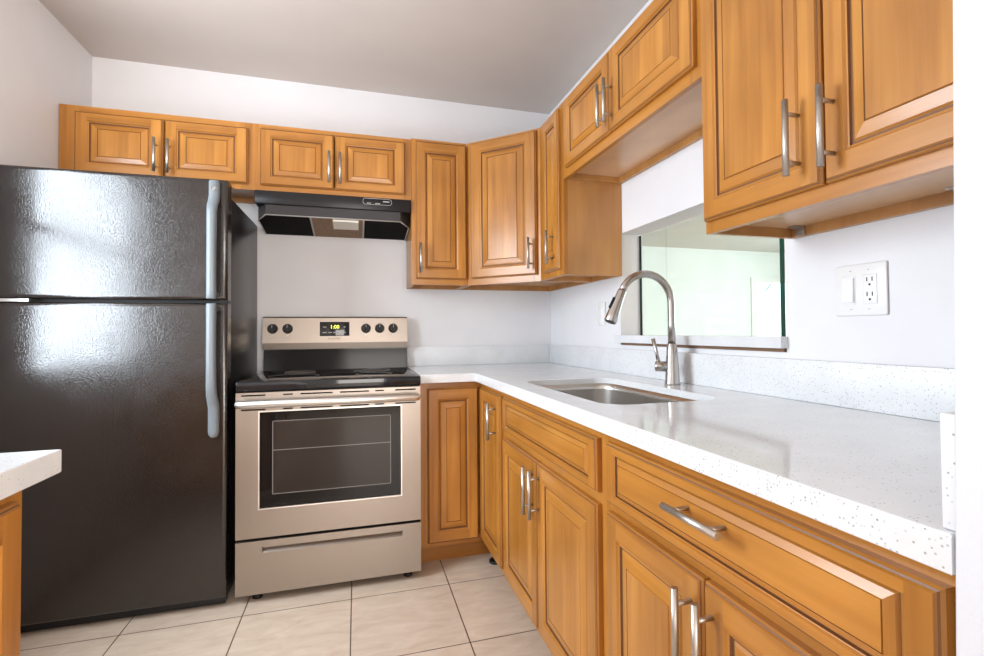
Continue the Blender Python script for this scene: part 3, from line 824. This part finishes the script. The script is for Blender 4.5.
# ------------------------------------------------------------------ range hood
hd = thing('range_hood', 'black under-cabinet range hood above the stove', 'range hood', (gcx, -0.16, 1.66))
def hx_(x): return x - gcx
def hy(y): return y + 0.16
def hz(z): return z - 1.66
bm = nb(); box(bm, -hw + 0.001, hw - 0.001, hy(-0.312), hy(-0.004), hz(1.752), hz(1.8185), bev=0.003); obj('housing', bm, HOODG, hd)
oct_ = [(-hw + 0.005, hy(-0.004)), (-hw + 0.002, hy(-0.215)), (-hw + 0.048, hy(-0.300)), (hw - 0.055, hy(-0.300)), (hw - 0.003, hy(-0.215)), (hw - 0.006, hy(-0.004))]
def slope(x, y): return hz(1.658 + (0.044) * min(1, max(0, (hy(-0.004) - y) / 0.296)))
bm = nb(); prism(bm, oct_, 0, hz(1.752), 0, slope); obj('lower_shroud', bm, HOODL, hd)
bm = nb()
pts = [Vector((x, y, slope(x, y) - 0.001)) for x, y in oct_]
for a, b in ((0, 1), (1, 2), (2, 3), (3, 4), (4, 5)): tube(bm, [pts[a], pts[b]], 0.003, 6)
obj('rim', bm, RIM, hd)
def under(x0, x1, m, name, y0=-0.012, y1=-0.292, dz=0.0012, par=hd, corner=0):
    bm = nb(); yy0, yy1 = hy(y0), hy(y1); P = [(x0, yy0), (x0, yy1), (x1, yy1), (x1, yy0)]
    if corner == -1: P = [(-hw + 0.010, yy0), (-hw + 0.007, hy(-0.213)), (-hw + 0.051, yy1), (x1, yy1), (x1, yy0)]
    if corner == 1: P = [(x0, yy0), (x0, yy1), (hw - 0.058, yy1), (hw - 0.008, hy(-0.213)), (hw - 0.011, yy0)]
    lo_ = [bm.verts.new((x, y, slope(x, y) - dz)) for x, y in P]; hi_ = [bm.verts.new((x, y, slope(x, y) + 0.001)) for x, y in P]
    n_ = len(P); bm.faces.new(lo_); bm.faces.new(hi_[::-1])
    for k in range(n_): bm.faces.new((lo_[k], lo_[(k + 1) % n_], hi_[(k + 1) % n_], hi_[k]))
    return obj(name, bm, m, par)
fx0, fx1 = hx_(-1.415), hx_(-1.163)
under(0, fx0 - 0.008, BLKMATT, 'underside_panel', corner=-1); under(fx1 + 0.008, 0, BLKMATT, 'underside_panel', corner=1)
under(fx0 - 0.008, fx0, RIM, 'filter_rail', dz=0.004); under(fx1, fx1 + 0.008, RIM, 'filter_rail', dz=0.004)
under(fx0, fx1, FILT, 'filter')
under(hx_(-1.312), hx_(-1.185), LENS, 'light_lens', -0.17, -0.285, 0.012)
bm = nb(); x0, x1, zc = hx_(-1.163), hx_(-1.018), hz(1.797)
P = [(x + s, hy(-0.3128), z) for x, s, z in [(x0, 0, zc + 0.0)]]
cap = [((x0 + 0.011) + 0.011 * math.cos(math.radians(a)), zc + 0.0155 * math.sin(math.radians(a))) for a in range(90, 271, 20)] + \
      [((x1 - 0.011) + 0.011 * math.cos(math.radians(a)), zc + 0.0155 * math.sin(math.radians(a))) for a in range(-90, 91, 20)]
loop = [(x, hy(-0.3128), z) for x, z in cap]; loop.append(loop[0])
tube(bm, loop, 0.0013, 6); cpn = obj('control_bezel', bm, RIM, hd)
bm = nb(); box(bm, x0 + 0.018, x0 + 0.050, hy(-0.3150), hy(-0.312), zc - 0.006, zc + 0.004, bev=0.001); obj('switch', bm, BLKPL, cpn)
bm = nb(); box(bm, x0 + 0.060, x0 + 0.088, hy(-0.3150), hy(-0.312), zc - 0.006, zc + 0.004, bev=0.001); obj('switch', bm, BLKPL, cpn)
for a, b, c, d in ((x1 - 0.044, x1 - 0.012, 0.000, 0.0045), (x0 + 0.020, x0 + 0.040, -0.011, -0.008), (x0 + 0.062, x0 + 0.086, -0.011, -0.008)):
    bm = nb(); box(bm, a, b, hy(-0.3135), hy(-0.312), zc + c, zc + d); obj('legend', bm, LITEPRINT, cpn)
